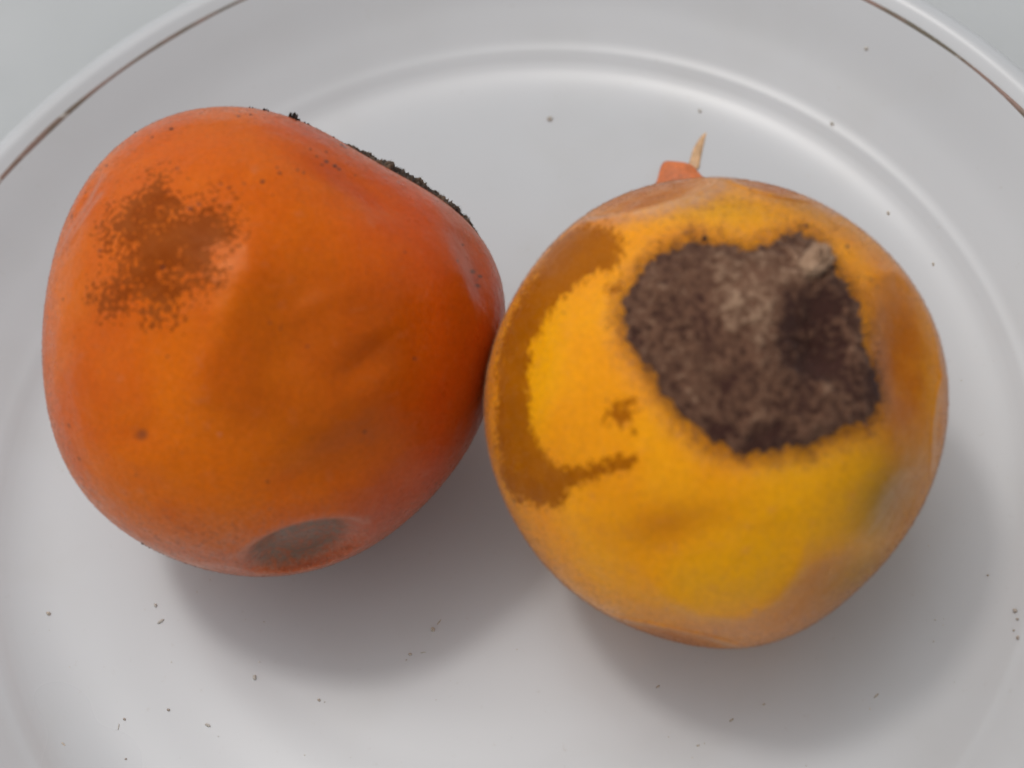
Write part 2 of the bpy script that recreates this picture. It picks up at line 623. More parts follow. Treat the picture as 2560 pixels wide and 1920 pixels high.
# a dent is: x, y, rx, ry, rotation, depth cm, sharpness (0 = soft bowl), lip cm
LD = [(332, 918, 42, 36, 20, 0.020, 0, 0),
      (765, 785, 70, 38, 35, 0.05, 0, 0.0),
      (615, 745, 90, 130, 12, 0.12, 0, 0),
      (720, 985, 210, 85, 25, 0.09, 0, 0),
      (600, 880, 120, 60, 10, 0.020, 0, 0),
      (655, 1162, 132, 54, 14, 0.30, 0.55, 0.003),
      (1000, 545, 38, 95, 28, 0.06, 0, 0),
      (1015, 625, 26, 60, 15, 0.03, 0, 0),
      (800, 450, 140, 50, -32, 0.04, 0, 0),
      (205, 470, 20, 75, -28, 0.05, 0, 0),
      (880, 700, 60, 90, 0, 0.02, 0, 0),
      (860, 1040, 90, 60, 30, 0.03, 0, 0)]
LR = [([(560, 520), (545, 600), (500, 690), (465, 790), (455, 870)], 32, 0.055),
      ([(520, 1175), (560, 1140), (620, 1112), (700, 1098), (780, 1105)], 14, 0.016),
      ([(155, 560), (185, 500), (235, 425), (250, 400)], 8, 0.05),
      ([(172, 545), (205, 495), (248, 440)], 7, 0.05),
      ([(900, 430), (950, 480), (1000, 520)], 16, 0.02),
      ([(600, 710), (680, 660), (760, 640)], 22, 0.03),
      ([(700, 690), (760, 720), (820, 700)], 20, 0.03)]
RD = [(1400, 428, 150, 46, 15, 0.26, 0.45, 0.03),
      (1665, 412, 92, 24, -14, 0.2, 0.45, 0.025),
      (1470, 1370, 135, 26, -13, 0.2, 0.45, 0.025),
      (1935, 1090, 55, 90, -25, 0.09, 0, 0),
      (1925, 790, 60, 150, 8, 0.13, 0, 0),
      (2012, 930, 20, 110, -4, 0.05, 0.6, 0.01),
      (1480, 1130, 130, 60, 15, 0.045, 0, 0),
      (1780, 1250, 130, 60, 35, 0.07, 0, 0),
      (1150, 760, 60, 160, -10, 0.02, 0, 0),
      (1560, 1360, 80, 40, 0, 0.02, 0, 0),
      (1620, 740, 210, 170, 0, 0.05, 0, 0),
      (1745, 745, 80, 100, 0, 0.16, 0, 0)]
RR = [([(1260, 478), (1340, 488), (1430, 478), (1520, 450), (1560, 415)], 14, 0.035),
      ([(1590, 400), (1650, 425), (1740, 442), (1790, 470)], 9, 0.018),
      ([(1330, 1332), (1430, 1345), (1520, 1365), (1610, 1392)], 9, 0.016),
      ([(1385, 1180), (1440, 1250), (1520, 1296), (1600, 1302), (1670, 1265), (1710, 1190), (1725, 1110)], 20, 0.05),
      ([(1560, 1060), (1680, 1080), (1800, 1040)], 50, 0.035),
      ([(1965, 640), (2002, 720), (2016, 830), (2012, 960)], 10, 0.03),
      ([(1850, 620), (1920, 600), (1980, 640)], 18, 0.05),
      ([(1225, 720), (1240, 850), (1290, 970), (1380, 960)], 60, 0.02)]
fl = Fruit((600, 740), left_outline, 0.98, LD, LR)
fr = Fruit((1541, 893), right_outline, 0.97, RD, RR)


def ell(P, x, y, rx, ry, rot=0):
    a = math.radians(rot)
    dx, dy = P[:, 0] - x, P[:, 1] - y
    return np.hypot((dx * math.cos(a) - dy * math.sin(a)) / rx, (dx * math.sin(a) + dy * math.cos(a)) / ry)


def add_skin(f, root, base, mat, marks_fn):
    P = f.surf(ICO)
    px = f.pix(ICO)
    front = smooth(-0.25, 0.05, ICO[:, 2])
    marks, tint, shade_tone = marks_fn(px, front, ICO)
    return mesh_obj("skin", P - base, IF, mat, root, attrs={'marks': marks, 'tint': tint, 'shade_tone': shade_tone}), P


# ---- colour zones and marks of the left fruit
L_GLARE = [(318, 440), (350, 410), (382, 400), (400, 440), (430, 470), (470, 452), (505, 470), (520, 500), (512, 545), (488, 580), (482, 620),
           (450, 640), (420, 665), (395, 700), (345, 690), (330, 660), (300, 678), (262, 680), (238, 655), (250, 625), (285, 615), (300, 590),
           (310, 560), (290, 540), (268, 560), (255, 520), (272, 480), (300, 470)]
L_SPOTS = [(385, 303, 6), (346, 320, 4), (168, 652, 4), (178, 945, 3), (318, 1004, 3), (580, 1020, 4), (388, 766, 4), (300, 690, 3), (430, 478, 6), (447, 470, 5),
           (490, 428, 4), (505, 437, 4), (536, 428, 4), (571, 423, 6), (592, 450, 3), (717, 378, 6), (700, 370, 6), (690, 378, 4), (726, 384, 5), (735, 325, 6), (742, 330, 5),
           (680, 360, 4), (640, 395, 4), (652, 400, 4), (667, 345, 4), (700, 348, 4), (600, 392, 4), (585, 700, 4), (605, 712, 3), (647, 735, 3), (660, 748, 4),
           (640, 560, 3), (990, 533, 4), (968, 572, 5), (1010, 590, 8), (1018, 620, 7), (1025, 600, 6), (545, 268, 4), (520, 275, 3), (180, 410, 4), (760, 395, 3),
           (250, 375, 4), (205, 430, 3), (312, 350, 3), (800, 668, 3), (852, 560, 3)]


def left_marks(P, fr_, n):
    sd = sdf_poly(P, L_GLARE)
    glare = np.clip(0.47 + sd / 90, 0, 0.94) * fr_  # blown highlight painted into the skin as a brown patch
    red = smooth(560, 1000, P[:, 0] + 0.25 * (740 - P[:, 1])) * 0.75
    red = np.maximum(red, smooth(420, 260, P[:, 1]) * smooth(480, 700, P[:, 0]) * 0.9)
    red = np.maximum(red, 0.8 * np.exp(-ell(P, 760, 425, 190, 40, -30) ** 2))
    grey = np.clip(1.1 * (1 - smooth(0.5, 1.2, ell(P, 642, 1160, 138, 56, 14))), 0, 1) * fr_
    grey = np.maximum(grey, 0.34 * smooth(1040, 1210, P[:, 1] + 0.1 * (P[:, 0] - 600)))
    pts = LR[1][0]
    dm = np.full(len(P), 1e9)
    for p0, p1 in zip(pts[:-1], pts[1:]):
        p0, ab = np.array(p0, float), np.array(p1, float) - np.array(p0, float)
        tt = np.clip(((P - p0) @ ab) / (ab @ ab), 0, 1)
        dm = np.minimum(dm, np.hypot(*(P - p0 - tt[:, None] * ab).T))
    grey = np.maximum(grey, 0.55 * np.exp(-(dm / 13) ** 2) * fr_)
    for (pts, wd, ht) in LR[2:4]:
        dm = np.full(len(P), 1e9)
        for p0, p1 in zip(pts[:-1], pts[1:]):
            p0, ab = np.array(p0, float), np.array(p1, float) - np.array(p0, float)
            tt = np.clip(((P - p0) @ ab) / (ab @ ab), 0, 1)
            dm = np.minimum(dm, np.hypot(*(P - p0 - tt[:, None] * ab).T))
        grey = np.maximum(grey, 0.38 * np.exp(-(dm / 6) ** 2) * fr_)
    plum = smooth(0.25, 1.0, (P[:, 0] - 600) / 560 + (P[:, 1] - 930) / 330) * 0.55  # lower right: sheen and shade painted in as plum
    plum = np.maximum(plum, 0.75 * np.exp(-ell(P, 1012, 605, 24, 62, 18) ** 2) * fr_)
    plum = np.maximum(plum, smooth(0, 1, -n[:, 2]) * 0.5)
    spot = np.zeros(len(P))
    for (x, y, r) in L_SPOTS:
        spot = np.maximum(spot, np.exp(-((P[:, 0] - x) ** 2 + ((P[:, 1] - y) * 1.5) ** 2) / (r * r)))
    spot = np.maximum(spot, 0.5 * np.exp(-ell(P, 1020, 612, 12, 48, 14) ** 2) * (0.6 + 0.4 * np.sin(P[:, 1] * 0.35 + P[:, 0] * 0.2)))
    spot = np.maximum(spot, 0.55 * np.exp(-ell(P, 332, 922, 24, 20, 20) ** 2))
    rb = sdf_poly(P, [(575, 600), (640, 570), (720, 590), (800, 620), (860, 700), (870, 800), (830, 870), (880, 930), (800, 980), (700, 1010), (600, 960),
                      (500, 900), (470, 850), (478, 790), (500, 720), (530, 660)])
    shade_tone = 0.6 * smooth(-95, 80, rb) * fr_  # side of the crease turned from the light, painted darker
    shade_tone = np.maximum(shade_tone, 0.6 * smooth(900, 1000, P[:, 0]) * smooth(1150, 1000, P[:, 1]))
    down = np.maximum(smooth(0.55, 0.15, n[:, 2]), 0.8 * smooth(1020, 1200, P[:, 1]))
    return np.stack([glare, red, grey], 1), np.stack([plum, spot * fr_, down], 1), shade_tone


R_GLARE = [(1232, 508), (1290, 505), (1345, 525), (1362, 560), (1350, 600), (1310, 600), (1270, 625), (1225, 650), (1190, 690), (1165, 725), (1150, 760),
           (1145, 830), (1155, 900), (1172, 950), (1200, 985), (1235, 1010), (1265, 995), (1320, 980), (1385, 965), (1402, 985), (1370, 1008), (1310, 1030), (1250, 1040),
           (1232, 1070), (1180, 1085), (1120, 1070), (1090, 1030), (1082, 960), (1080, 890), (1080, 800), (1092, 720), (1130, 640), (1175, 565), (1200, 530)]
R_GLARE = [(x + (13 if x < 1200 else 4), y) for x, y in R_GLARE]
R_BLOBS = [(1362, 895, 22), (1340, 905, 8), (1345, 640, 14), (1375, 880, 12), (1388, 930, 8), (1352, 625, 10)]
R_SPOTS = [(1813, 553, 5), (1857, 622, 3), (1874, 634, 3), (1240, 690, 3), (1125, 1078, 4), (1845, 620, 3), (1730, 512, 6)]


def right_marks(P, fr_, n):
    sd = sdf_poly(P, R_GLARE)
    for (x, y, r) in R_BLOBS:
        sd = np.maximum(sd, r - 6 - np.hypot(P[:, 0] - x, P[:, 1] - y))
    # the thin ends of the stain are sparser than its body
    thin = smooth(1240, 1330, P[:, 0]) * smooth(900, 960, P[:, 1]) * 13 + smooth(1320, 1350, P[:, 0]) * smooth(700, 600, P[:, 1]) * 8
    glare = np.clip(0.5 + (sd + 6 - thin) / 46, 0, 1) * fr_  # crescent of blown highlight, painted brown
    sdS = sdf_poly(P, SCAR)
    yel = 1.0 * np.exp(-ell(P, 1585, 1195, 150, 105, 20) ** 6)
    yel = np.maximum(yel, 0.95 * np.exp(-ell(P, 1760, 1060, 200, 120, 20) ** 4))
    yel = np.maximum(yel, 0.9 * np.exp(-ell(P, 1190, 800, 55, 180, -12) ** 2))
    yel = np.maximum(yel, 0.75 * np.exp(-ell(P, 1540, 475, 170, 45, -6) ** 2))
    yel = np.maximum(yel, 0.6 * np.exp(-ell(P, 1985, 830, 14, 150, 5) ** 2))
    yel = np.maximum(yel, 0.22 * np.exp(-ell(P, 1270, 840, 120, 190, -5) ** 4))  # yellow lift painted where the highlight falls
    yel = np.minimum(yel, 1) * (1 - 0.8 * np.exp(-ell(P, 1400, 425, 150, 40, 15) ** 4)) 
    yel *= 1 - 0.6 * np.exp(-ell(P, 1440, 1110, 150, 70, 10) ** 2)
    green = 0.8 * np.exp(-ell(P, 1895, 1070, 85, 120, -20) ** 2)
    green = np.maximum(green, 0.7 * np.exp(-ell(P, 1850, 1240, 170, 80, 38) ** 2))
    green = np.maximum(green, 0.4 * np.exp(-ell(P, 1700, 450, 200, 30, -28) ** 2))
    green = np.maximum(green, 0.25 * np.exp(-ell(P, 1560, 470, 130, 40, -6) ** 2))
    sheen_rub = 0.48 * smooth(1240, 1360, P[:, 1] + 0.12 * (P[:, 0] - 1500)) * fr_  # paler underside: sheen off the plate painted in
    sheen_rub = np.maximum(sheen_rub, 0.20 * smooth(470, 400, P[:, 1] - 0.12 * np.abs(P[:, 0] - 1540)) * fr_)
    sheen_rub = np.maximum(sheen_rub, 0.3 * smooth(2005, 2030, P[:, 0]))
    for (pts, wd, ht) in RR[:3]:
        dm = np.full(len(P), 1e9)
        for p0, p1 in zip(pts[:-1], pts[1:]):
            p0, ab = np.array(p0, float), np.array(p1, float) - np.array(p0, float)
            tt = np.clip(((P - p0) @ ab) / (ab @ ab), 0, 1)
            dm = np.minimum(dm, np.hypot(*(P - p0 - tt[:, None] * ab).T))
        sheen_rub = np.maximum(sheen_rub, 0.75 * np.exp(-(dm / (wd * 1.5)) ** 2) * fr_)  # pale down on the ridges, with its grazing sheen painted in
    # reddish halo round the scar
    sheen_rub = np.maximum(sheen_rub, 0.08 * np.exp(-((sdf_poly(P, SCAR) + 14) / 26) ** 2))
    spot = np.zeros(len(P))
    for (x, y, r) in R_SPOTS:
        spot = np.maximum(spot, np.exp(-((P[:, 0] - x) ** 2 + (P[:, 1] - y) ** 2) / (r * r)))
    shade_tone = 1.0 * np.exp(-ell(P, 1925, 800, 80, 210, 4) ** 4)
    shade_tone = np.maximum(shade_tone, 0.45 * smooth(1840, 1960, P[:, 0]))
    shade_tone = np.maximum(shade_tone, 0.75 * np.exp(-ell(P, 1400, 425, 145, 38, 15) ** 4))
    shade_tone = np.maximum(shade_tone, 0.7 * np.exp(-ell(P, 1465, 1374, 130, 18, -13) ** 4))
    shade_tone = np.maximum(shade_tone, 0.7 * np.exp(-ell(P, 1665, 412, 90, 22, -14) ** 4))
    shade_tone = np.maximum(shade_tone, 0.5 * np.exp(-ell(P, 1740, 1230, 90, 40, 40) ** 2))
    shade_tone = np.maximum(shade_tone, 0.35 * np.exp(-ell(P, 1470, 1120, 120, 60, 10) ** 2)) * fr_
    down = np.maximum(smooth(0.60, 0.1, n[:, 2]), 0.8 * smooth(560, 430, P[:, 1]))
    down = np.maximum(down, 0.45 * np.exp(-((sdf_poly(P, SCAR) + 10) / 26) ** 2))
    shade_tone = np.maximum(shade_tone, 0.42 * smooth(-34, 8, sdf_poly(P, SCAR)))
    hol = np.maximum(np.exp(-ell(P, 1400, 420, 145, 36, 15) ** 4), np.exp(-ell(P, 1665, 408, 90, 20, -14) ** 4))
    hol = np.maximum(hol, np.exp(-ell(P, 1925, 800, 70, 190, 4) ** 4))
    hol = np.maximum(hol, np.exp(-ell(P, 1465, 1378, 130, 16, -13) ** 4))
    sheen_rub = sheen_rub * (1 - 0.9 * hol)
    down = down * (1 - 0.6 * hol)
    shade_tone = np.maximum(shade_tone, hol * fr_)  # shade of the hollows painted into the skin colour
    return np.stack([glare, yel, sheen_rub], 1), np.stack([green, spot * fr_, down], 1), shade_tone


SCAR = [(1500, 524), (1528, 548), (1560, 545), (1592, 552), (1615, 556), (1640, 546), (1675, 532), (1718, 516), (1745, 528), (1768, 548), (1785, 590),
        (1822, 625), (1850, 690), (1856, 750), (1872, 800), (1884, 850), (1868, 895), (1838, 925), (1800, 935), (1760, 950), (1722, 970), (1680, 968), (1640, 982),
        (1595, 980), (1540, 960), (1500, 930), (1468, 900), (1436, 862), (1418, 830), (1385, 785), (1362, 745), (1352, 700), (1356, 660), (1385, 622),
        (1400, 590), (1432, 566), (1468, 546)]

root_l = thing("fuzzy_fruit", "deep orange fruit with a speckled brown painted highlight and soil along its far edge",
               "fruit", (*(POS - fl.ec * fl.t)[:2], 0), "downy round fruits on the plate")
root_r = thing("fuzzy_fruit", "yellow-orange fruit with a large round brown felt scar on top and a crescent brown painted highlight",
               "fruit", (*(POS - fr.ec * fr.t)[:2], 0), "downy round fruits on the plate")
BL = np.array([*(POS - fl.ec * fl.t)[:2], 0])
BR = np.array([*(POS - fr.ec * fr.t)[:2], 0])
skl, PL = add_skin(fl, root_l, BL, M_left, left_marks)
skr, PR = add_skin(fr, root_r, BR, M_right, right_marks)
print("fruit distances", fl.t, fr.t, "lowest", PL[:, 2].min(), PR[:, 2].min())


# ------------------------------------------------------------------ strands: fuzz and felt
def strands(name, P, N, length, width, bend, mat, root, base, tone, segs=1, spread=0.6, sweep=None):
    """tapered hairs; P,N (n,3), length/width arrays in cm"""
    n = len(P)
    d = nrm(N + rng.normal(size=(n, 3)) * spread + (0 if sweep is None else sweep))
    side = nrm(np.cross(d, rng.normal(size=(n, 3))))
    cur = nrm(rng.normal(size=(n, 3)))
    L = length[:, None]
    W = width[:, None]
    rows = [P - N * 0.004]
    p = P
    for k in range(segs):
        d = nrm(d + cur * bend)
        p = p + d * L / segs
        rows.append(p)
    V, F4, F3 = [], [], None
    for k in range(segs):
        w = W * (1 - k / segs)
        V += [rows[k] - side * w / 2, rows[k] + side * w / 2]
    V.append(rows[segs])
    V = np.stack(V, 1)                      # n, 2*segs+1, 3
    m_ = V.shape[1]
    o = (np.arange(n) * m_)[:, None]
    fl4 = [np.hstack([o + 2 * k, o + 2 * k + 1, o + 2 * k + 3, o + 2 * k + 2]) for k in range(segs - 1)]
    f3 = np.hstack([o + 2 * segs - 2, o + 2 * segs - 1, o + 2 * segs])
    faces = ([np.vstack(fl4)] if fl4 else []) + [f3]
    ob = mesh_obj(name, V.reshape(-1, 3) - base, faces, mat, root, False, {'tone': np.repeat(tone, m_)})
    ob['kind'] = 'stuff'
    return ob


def rand_dirs(n, zmin=-0.25):
    d = nrm(rng.normal(size=(n * 2, 3)))
    return d[d[:, 2] > zmin][:n]


for f, root, base, mat, cnt, seedoff in ((fl, root_l, BL, M_fuzz_l, 60000, 0), (fr, root_r, BR, M_fuzz, 130000, 5)):
    n = rand_dirs(cnt)
    # denser where the fruit turns away, as the down shows there
    if f is fr:
        px = f.pix(n)
        n = n[sdf_poly(px, SCAR) < -6]
    keep = rng.random(len(n)) < 0.2 + 0.8 * (1 - np.clip(n[:, 2], 0, 1)) ** 0.8
    n = n[keep]
    P, N = f.surf(n), f.normal(n)
    ln = rng.uniform(0.018, 0.045, len(n)) if f is fr else rng.uniform(0.012, 0.028, len(n))
    tone = np.where(rng.random(len(n)) < 0.22, rng.uniform(0, 0.3, len(n)), rng.uniform(0.6, 1, len(n)))
    strands("skin_fuzz", P, N, ln, np.full(len(n), 0.0034), 0.2, mat, root, base, tone, 1, 0.5)

# ------------------------------------------------------------------ big felt scar of the right fruit
step = 3.0
gx = np.arange(1325, 1910, step)
gy = np.arange(495, 1005, step)
GX, GY = np.meshgrid(gx, gy)
G = np.stack([GX.ravel(), GY.ravel()], 1)
G3 = np.hstack([G, np.zeros((len(G), 1))])
sd = sdf_poly(G, SCAR) - 8 - 2 * smooth(620, 520, G[:, 1]) + 11 * fnoise(G3, 1 / 20, 4, 3.3) + 6 * fnoise(G3, 1 / 7, 2, 9.1)
dirs = fr.dirs(G)
P0, N0 = fr.surf(dirs), fr.normal(dirs)
lump = fnoise(P0, 3.0, 5, 1.7)
finer = fnoise(P0, 11.0, 3, 4.2)
hgt = 0.035 * smooth(-2, 26, sd) + smooth(0, 30, sd) * (0.045 * lump + 0.018 * finer) - 0.012
hgt = np.maximum(hgt, -0.012 + 0.026 * smooth(-2, 8, sd))
hgt = hgt + 0.05 * np.exp(-ell(G, 1640, 650, 70, 60, 30) ** 2)
Vs = P0 + N0 * hgt[:, None]


def felt_tone(G, lump, finer):
    tn = 0.36 + 0.26 * lump + 0.30 * finer
    tn += 0.36 * np.exp(-ell(G, 1610, 640, 90, 70, 20) ** 2)
    tn += 0.28 * np.exp(-ell(G, 1640, 715, 36, 60, 10) ** 2)
    tn -= 0.34 * np.exp(-ell(G, 1745, 735, 75, 110, 0) ** 4)
    tn -= 0.22 * np.exp(-ell(G, 1850, 840, 34, 90, 0) ** 2)
    tn -= 0.12 * np.exp(-ell(G, 1660, 930, 160, 50, 0) ** 2)
    return tn


tone = felt_tone(G, lump, finer)
ok = (sd > -3).reshape(GX.shape)
quad = ok[:-1, :-1] & ok[1:, :-1] & ok[:-1, 1:] & ok[1:, 1:]
r_, c_ = np.nonzero(quad)
w_ = len(gx)
idx = r_ * w_ + c_
Fq = np.stack([idx, idx + w_, idx + w_ + 1, idx + 1], 1)
used = np.unique(Fq)
remap = -np.ones(len(G), int)
remap[used] = np.arange(len(used))
scar = mesh_obj("stalk_scar", Vs[used] - BR, remap[Fq], M_felt, root_r, attrs={'tone': tone[used]})
scar['label'] = "rough brown felt scar with a pale stub near its upper right"
# felt fibres
cnt = 46000
q = np.stack([rng.uniform(1325, 1905, cnt), rng.uniform(495, 1000, cnt)], 1)
q3 = np.hstack([q, np.zeros((cnt, 1))])
sdq = sdf_poly(q, SCAR) - 5 - 2 * smooth(620, 520, q[:, 1]) + 11 * fnoise(q3, 1 / 20, 4, 3.3)
keepq = sdq > rng.exponential(8.0, cnt) * -1.8 + 2
q = q[keepq]
sdq = sdq[keepq]
dq = fr.dirs(q)
Pq, Nq = fr.surf(dq), fr.normal(dq)
lq, fq = fnoise(Pq, 3.0, 5, 1.7), fnoise(Pq, 11.0, 3, 4.2)
hq = np.maximum(0.035 * smooth(-2, 26, sdq) + smooth(0, 30, sdq) * (0.045 * lq + 0.018 * fq) - 0.012, -0.004)
hq = hq + 0.05 * np.exp(-ell(q, 1640, 650, 70, 60, 30) ** 2)
Pq = Pq + Nq * hq[:, None]
tq = np.clip(felt_tone(q, lq, fq) + rng.normal(size=len(q)) * 0.2, 0, 1)
strands("felt_fibres", Pq, Nq, rng.uniform(0.03, 0.085, len(q)) * (1 + 0.7 * smooth(25, 0, sdq)), rng.uniform(0.004, 0.009, len(q)), 0.55, M_felt, root_r, BR,
        tq, 3, 0.95)

qe = np.stack([rng.uniform(1325, 1905, 16000), rng.uniform(495, 1000, 16000)], 1)
se = sdf_poly(qe, SCAR)
qe = qe[np.abs(se - 10) < rng.exponential(7.0, len(se))]
qe = qe[:5000]
de = fr.dirs(qe)
strands("rim_tufts", fr.surf(de) + fr.normal(de) * 0.01, fr.normal(de), rng.uniform(0.02, 0.07, len(qe)), rng.uniform(0.003, 0.006, len(qe)),
        0.6, M_felt, root_r, BR, np.clip(rng.normal(0.2, 0.2, len(qe)), 0, 1), 3, 1.1)

# darker broken flaps along the scar's upper edge
fv, ff, ft = [], [], []


def flake(P, N, size, tonev, tall=1.0):
    """one torn scrap: an irregular thick chip standing off the surface"""
    t1 = nrm(np.cross(N, rng.normal(size=3)))
    t2 = np.cross(N, t1)
    m_ = 7
    a = np.linspace(0, 2 * np.pi, m_, endpoint=False) + rng.uniform(0, 1)
    r = size * rng.uniform(0.5, 1.1, m_)
    el = rng.uniform(0.35, 0.9)
    low = P + (np.cos(a) * r)[:, None] * t1 + (np.sin(a) * r * el)[:, None] * t2 - N * 0.01
    lift = size * tall * rng.uniform(0.4, 1.0, m_)
    hi = low + N * (0.01 + lift[:, None]) - (low - P) * 0.35
    o = sum(len(x) for x in fv)
    fv.append(np.vstack([low, hi, [P + N * size * tall * 0.9]]))
    for k in range(m_):
        k2 = (k + 1) % m_
        ff.append((o + k, o + k2, o + m_ + k2))
        ff.append((o + k, o + m_ + k2, o + m_ + k))
        ff.append((o + m_ + k, o + m_ + k2, o + 2 * m_))
    ft.append(np.full(2 * m_ + 1, tonev))


for (x0, y0, x1, y1, n_) in ((1490, 545, 1525, 520, 12), (1530, 545, 1615, 570, 16), (1625, 560, 1690, 530, 14), (1690, 525, 1775, 545, 20),
                             (1350, 690, 1375, 640, 10), (1360, 720, 1375, 770, 10), (1860, 820, 1880, 880, 12), (1600, 960, 1720, 965, 16)):
    for k in range(n_):
        if k % 2:
            continue
        tt = rng.uniform()
        p = np.array([[x0 + (x1 - x0) * tt + rng.normal() * 6, y0 + (y1 - y0) * tt + rng.normal() * 5]])
        p = p + (np.array([[1610, 750]]) - p) * 0.09
        d = fr.dirs(p)
        flake(fr.surf(d)[0] + fr.normal(d)[0] * 0.012, fr.normal(d)[0], rng.uniform(0.02, 0.055), rng.uniform(0, 0.22), 0.7)
o_ = mesh_obj("bark_flakes", np.vstack(fv) - BR, np.array(ff), M_felt, root_r, False, {'tone': np.concatenate(ft)})
o_['kind'] = 'stuff'

# the pale stub of the stalk
d = fr.dirs(np.array([[1742, 590]]))
Pn, Nn = fr.surf(d)[0], fr.normal(d)[0]
Pu = fr.surf(fr.dirs(np.array([[1700, 640]])))[0]
ax = nrm(Pn - Pu)
sx = np.cross(Nn, ax)
u_, v_ = np.meshgrid(np.linspace(0, 2 * np.pi, 40, endpoint=False), np.linspace(0.02, np.pi - 0.02, 24))
sp = np.stack([np.sin(v_) * np.cos(u_), np.sin(v_) * np.sin(u_), np.cos(v_)], -1).reshape(-1, 3)
nz = fnoise(sp, 2.2, 4, 8.0)[:, None]
Vst = Pn + Nn * 0.035 + (sp[:, 0:1] * ax * (0.30 - 0.06 * sp[:, 0:1]) + sp[:, 1:2] * sx * 0.17 + sp[:, 2:3] * Nn * 0.15) * (1 + 0.42 * nz)
I = (np.arange(23)[:, None] * 40 + np.arange(40)).ravel()
J = (np.arange(23)[:, None] * 40 + (np.arange(40) + 1) % 40).ravel()
stub = mesh_obj("stalk_stub", Vst - BR, np.stack([I, J, J + 40, I + 40], 1), M_felt, root_r,
                attrs={'tone': np.clip(1.25 + 0.5 * nz[:, 0], 0.6, 1.5)})
stub['label'] = "pale tan stub of the stalk"
k_ = rng.integers(0, len(Vst), 3600)
strands("stub_fibres", Vst[k_], nrm(Vst[k_] - Pn), rng.uniform(0.02, 0.07, 3600), np.full(3600, 0.005), 0.5, M_felt, stub, BR,
        np.clip(rng.normal(1.1, 0.2, 3600), 0, 1.4), 2, 0.8)

# ------------------------------------------------------------------ soil crust on the far shoulder of the left fruit
th0, ph0 = math.radians(55), math.radians(105)
n0 = np.array([math.sin(ph0) * math.cos(th0), math.sin(ph0) * math.sin(th0), math.cos(ph0)])
ta = np.array([-math.sin(th0), math.cos(th0), 0])           # towards the upper left along the outline
tb = np.cross(n0, ta)
tb *= np.sign(tb[2]) or 1                                     # towards the viewer
na, nb = 300, 110
A, B = np.meshgrid(np.linspace(-0.62, 0.62, na), np.linspace(-0.34, 0.42, nb))
a, b = A.ravel(), B.ravel()
D = nrm(n0 + a[:, None] * ta + b[:, None] * tb)
P0, N0 = fl.surf(D), fl.normal(D)
ln = fnoise(P0, 4.5, 5, 2.0)
l2 = fnoise(P0, 24.0, 3, 6.0)
edge = (0.335 - 0.16 * np.clip(a / 0.62, 0, 1) ** 1.5 - 0.05 * np.clip(-a / 0.62, 0, 1) ** 2) - b + 0.05 * ln + 0.03 * l2
mask = np.minimum(edge, (0.60 - np.abs(a)) * 0.6)
thick = 0.08 * np.exp(-((a + 0.0) / 0.24) ** 2) + 0.05 * np.exp(-((a + 0.36) / 0.16) ** 2) + 0.022
hh = smooth(-0.01, 0.10, mask) * thick * np.maximum(1 + 0.7 * ln + 0.35 * l2, 0.2) - 0.006
Vc = P0 + N0 * hh[:, None]
ok = (mask > -0.02).reshape(A.shape)
quad = ok[:-1, :-1] & ok[1:, :-1] & ok[:-1, 1:] & ok[1:, 1:]
r_, c_ = np.nonzero(quad)
idx = r_ * na + c_
Fq = np.stack([idx, idx + 1, idx + na + 1, idx + na], 1)
used = np.unique(Fq)
remap = -np.ones(len(A.ravel()), int)
remap[used] = np.arange(len(used))
crust = mesh_obj("stalk_scar", Vc[used] - BL, remap[Fq], M_crust, root_l, attrs={'tone': (0.45 + 0.6 * ln + 0.4 * l2)[used]})
crust['label'] = "crumbly dark soil-brown scar on the far shoulder, seen edge on"
k_ = used[rng.integers(0, len(used), 22000)]
strands("scar_fibres", Vc[k_], N0[k_], rng.uniform(0.015, 0.05, len(k_)), rng.uniform(0.003, 0.008, len(k_)), 0.6, M_crust, root_l, BL,
        np.clip(0.4 + 0.6 * ln[k_] + rng.normal(size=len(k_)) * 0.2, 0, 1), 2, 0.9)
# crumbs of soil standing on that edge and along the lower left outline
fv, ff, ft = [], [], []
for k in range(150):
    aa, bb = rng.uniform(-0.5, 0.62), rng.uniform(0.10, 0.27)
    D1 = nrm((n0 + aa * ta + bb * tb)[None])
    flake(fl.surf(D1)[0] + fl.normal(D1)[0] * 0.01, fl.normal(D1)[0], rng.uniform(0.012, 0.04), rng.uniform(0, 0.3))


def edge_bits(f, x, y, n_, size, tall, jit=5.0):
    for k in range(n_):
        o = np.array([x + rng.normal() * jit, y + rng.normal() * jit * 0.4]) - f.c
        th = math.atan2(-o[1], o[0])
        ph = math.radians(rng.uniform(80, 88))
        D1 = np.array([[math.sin(ph) * math.cos(th), math.sin(ph) * math.sin(th), math.cos(ph)]])
        flake(f.surf(D1)[0], f.normal(D1)[0], rng.uniform(0.6, 1.1) * size, rng.uniform(0, 0.15), tall)


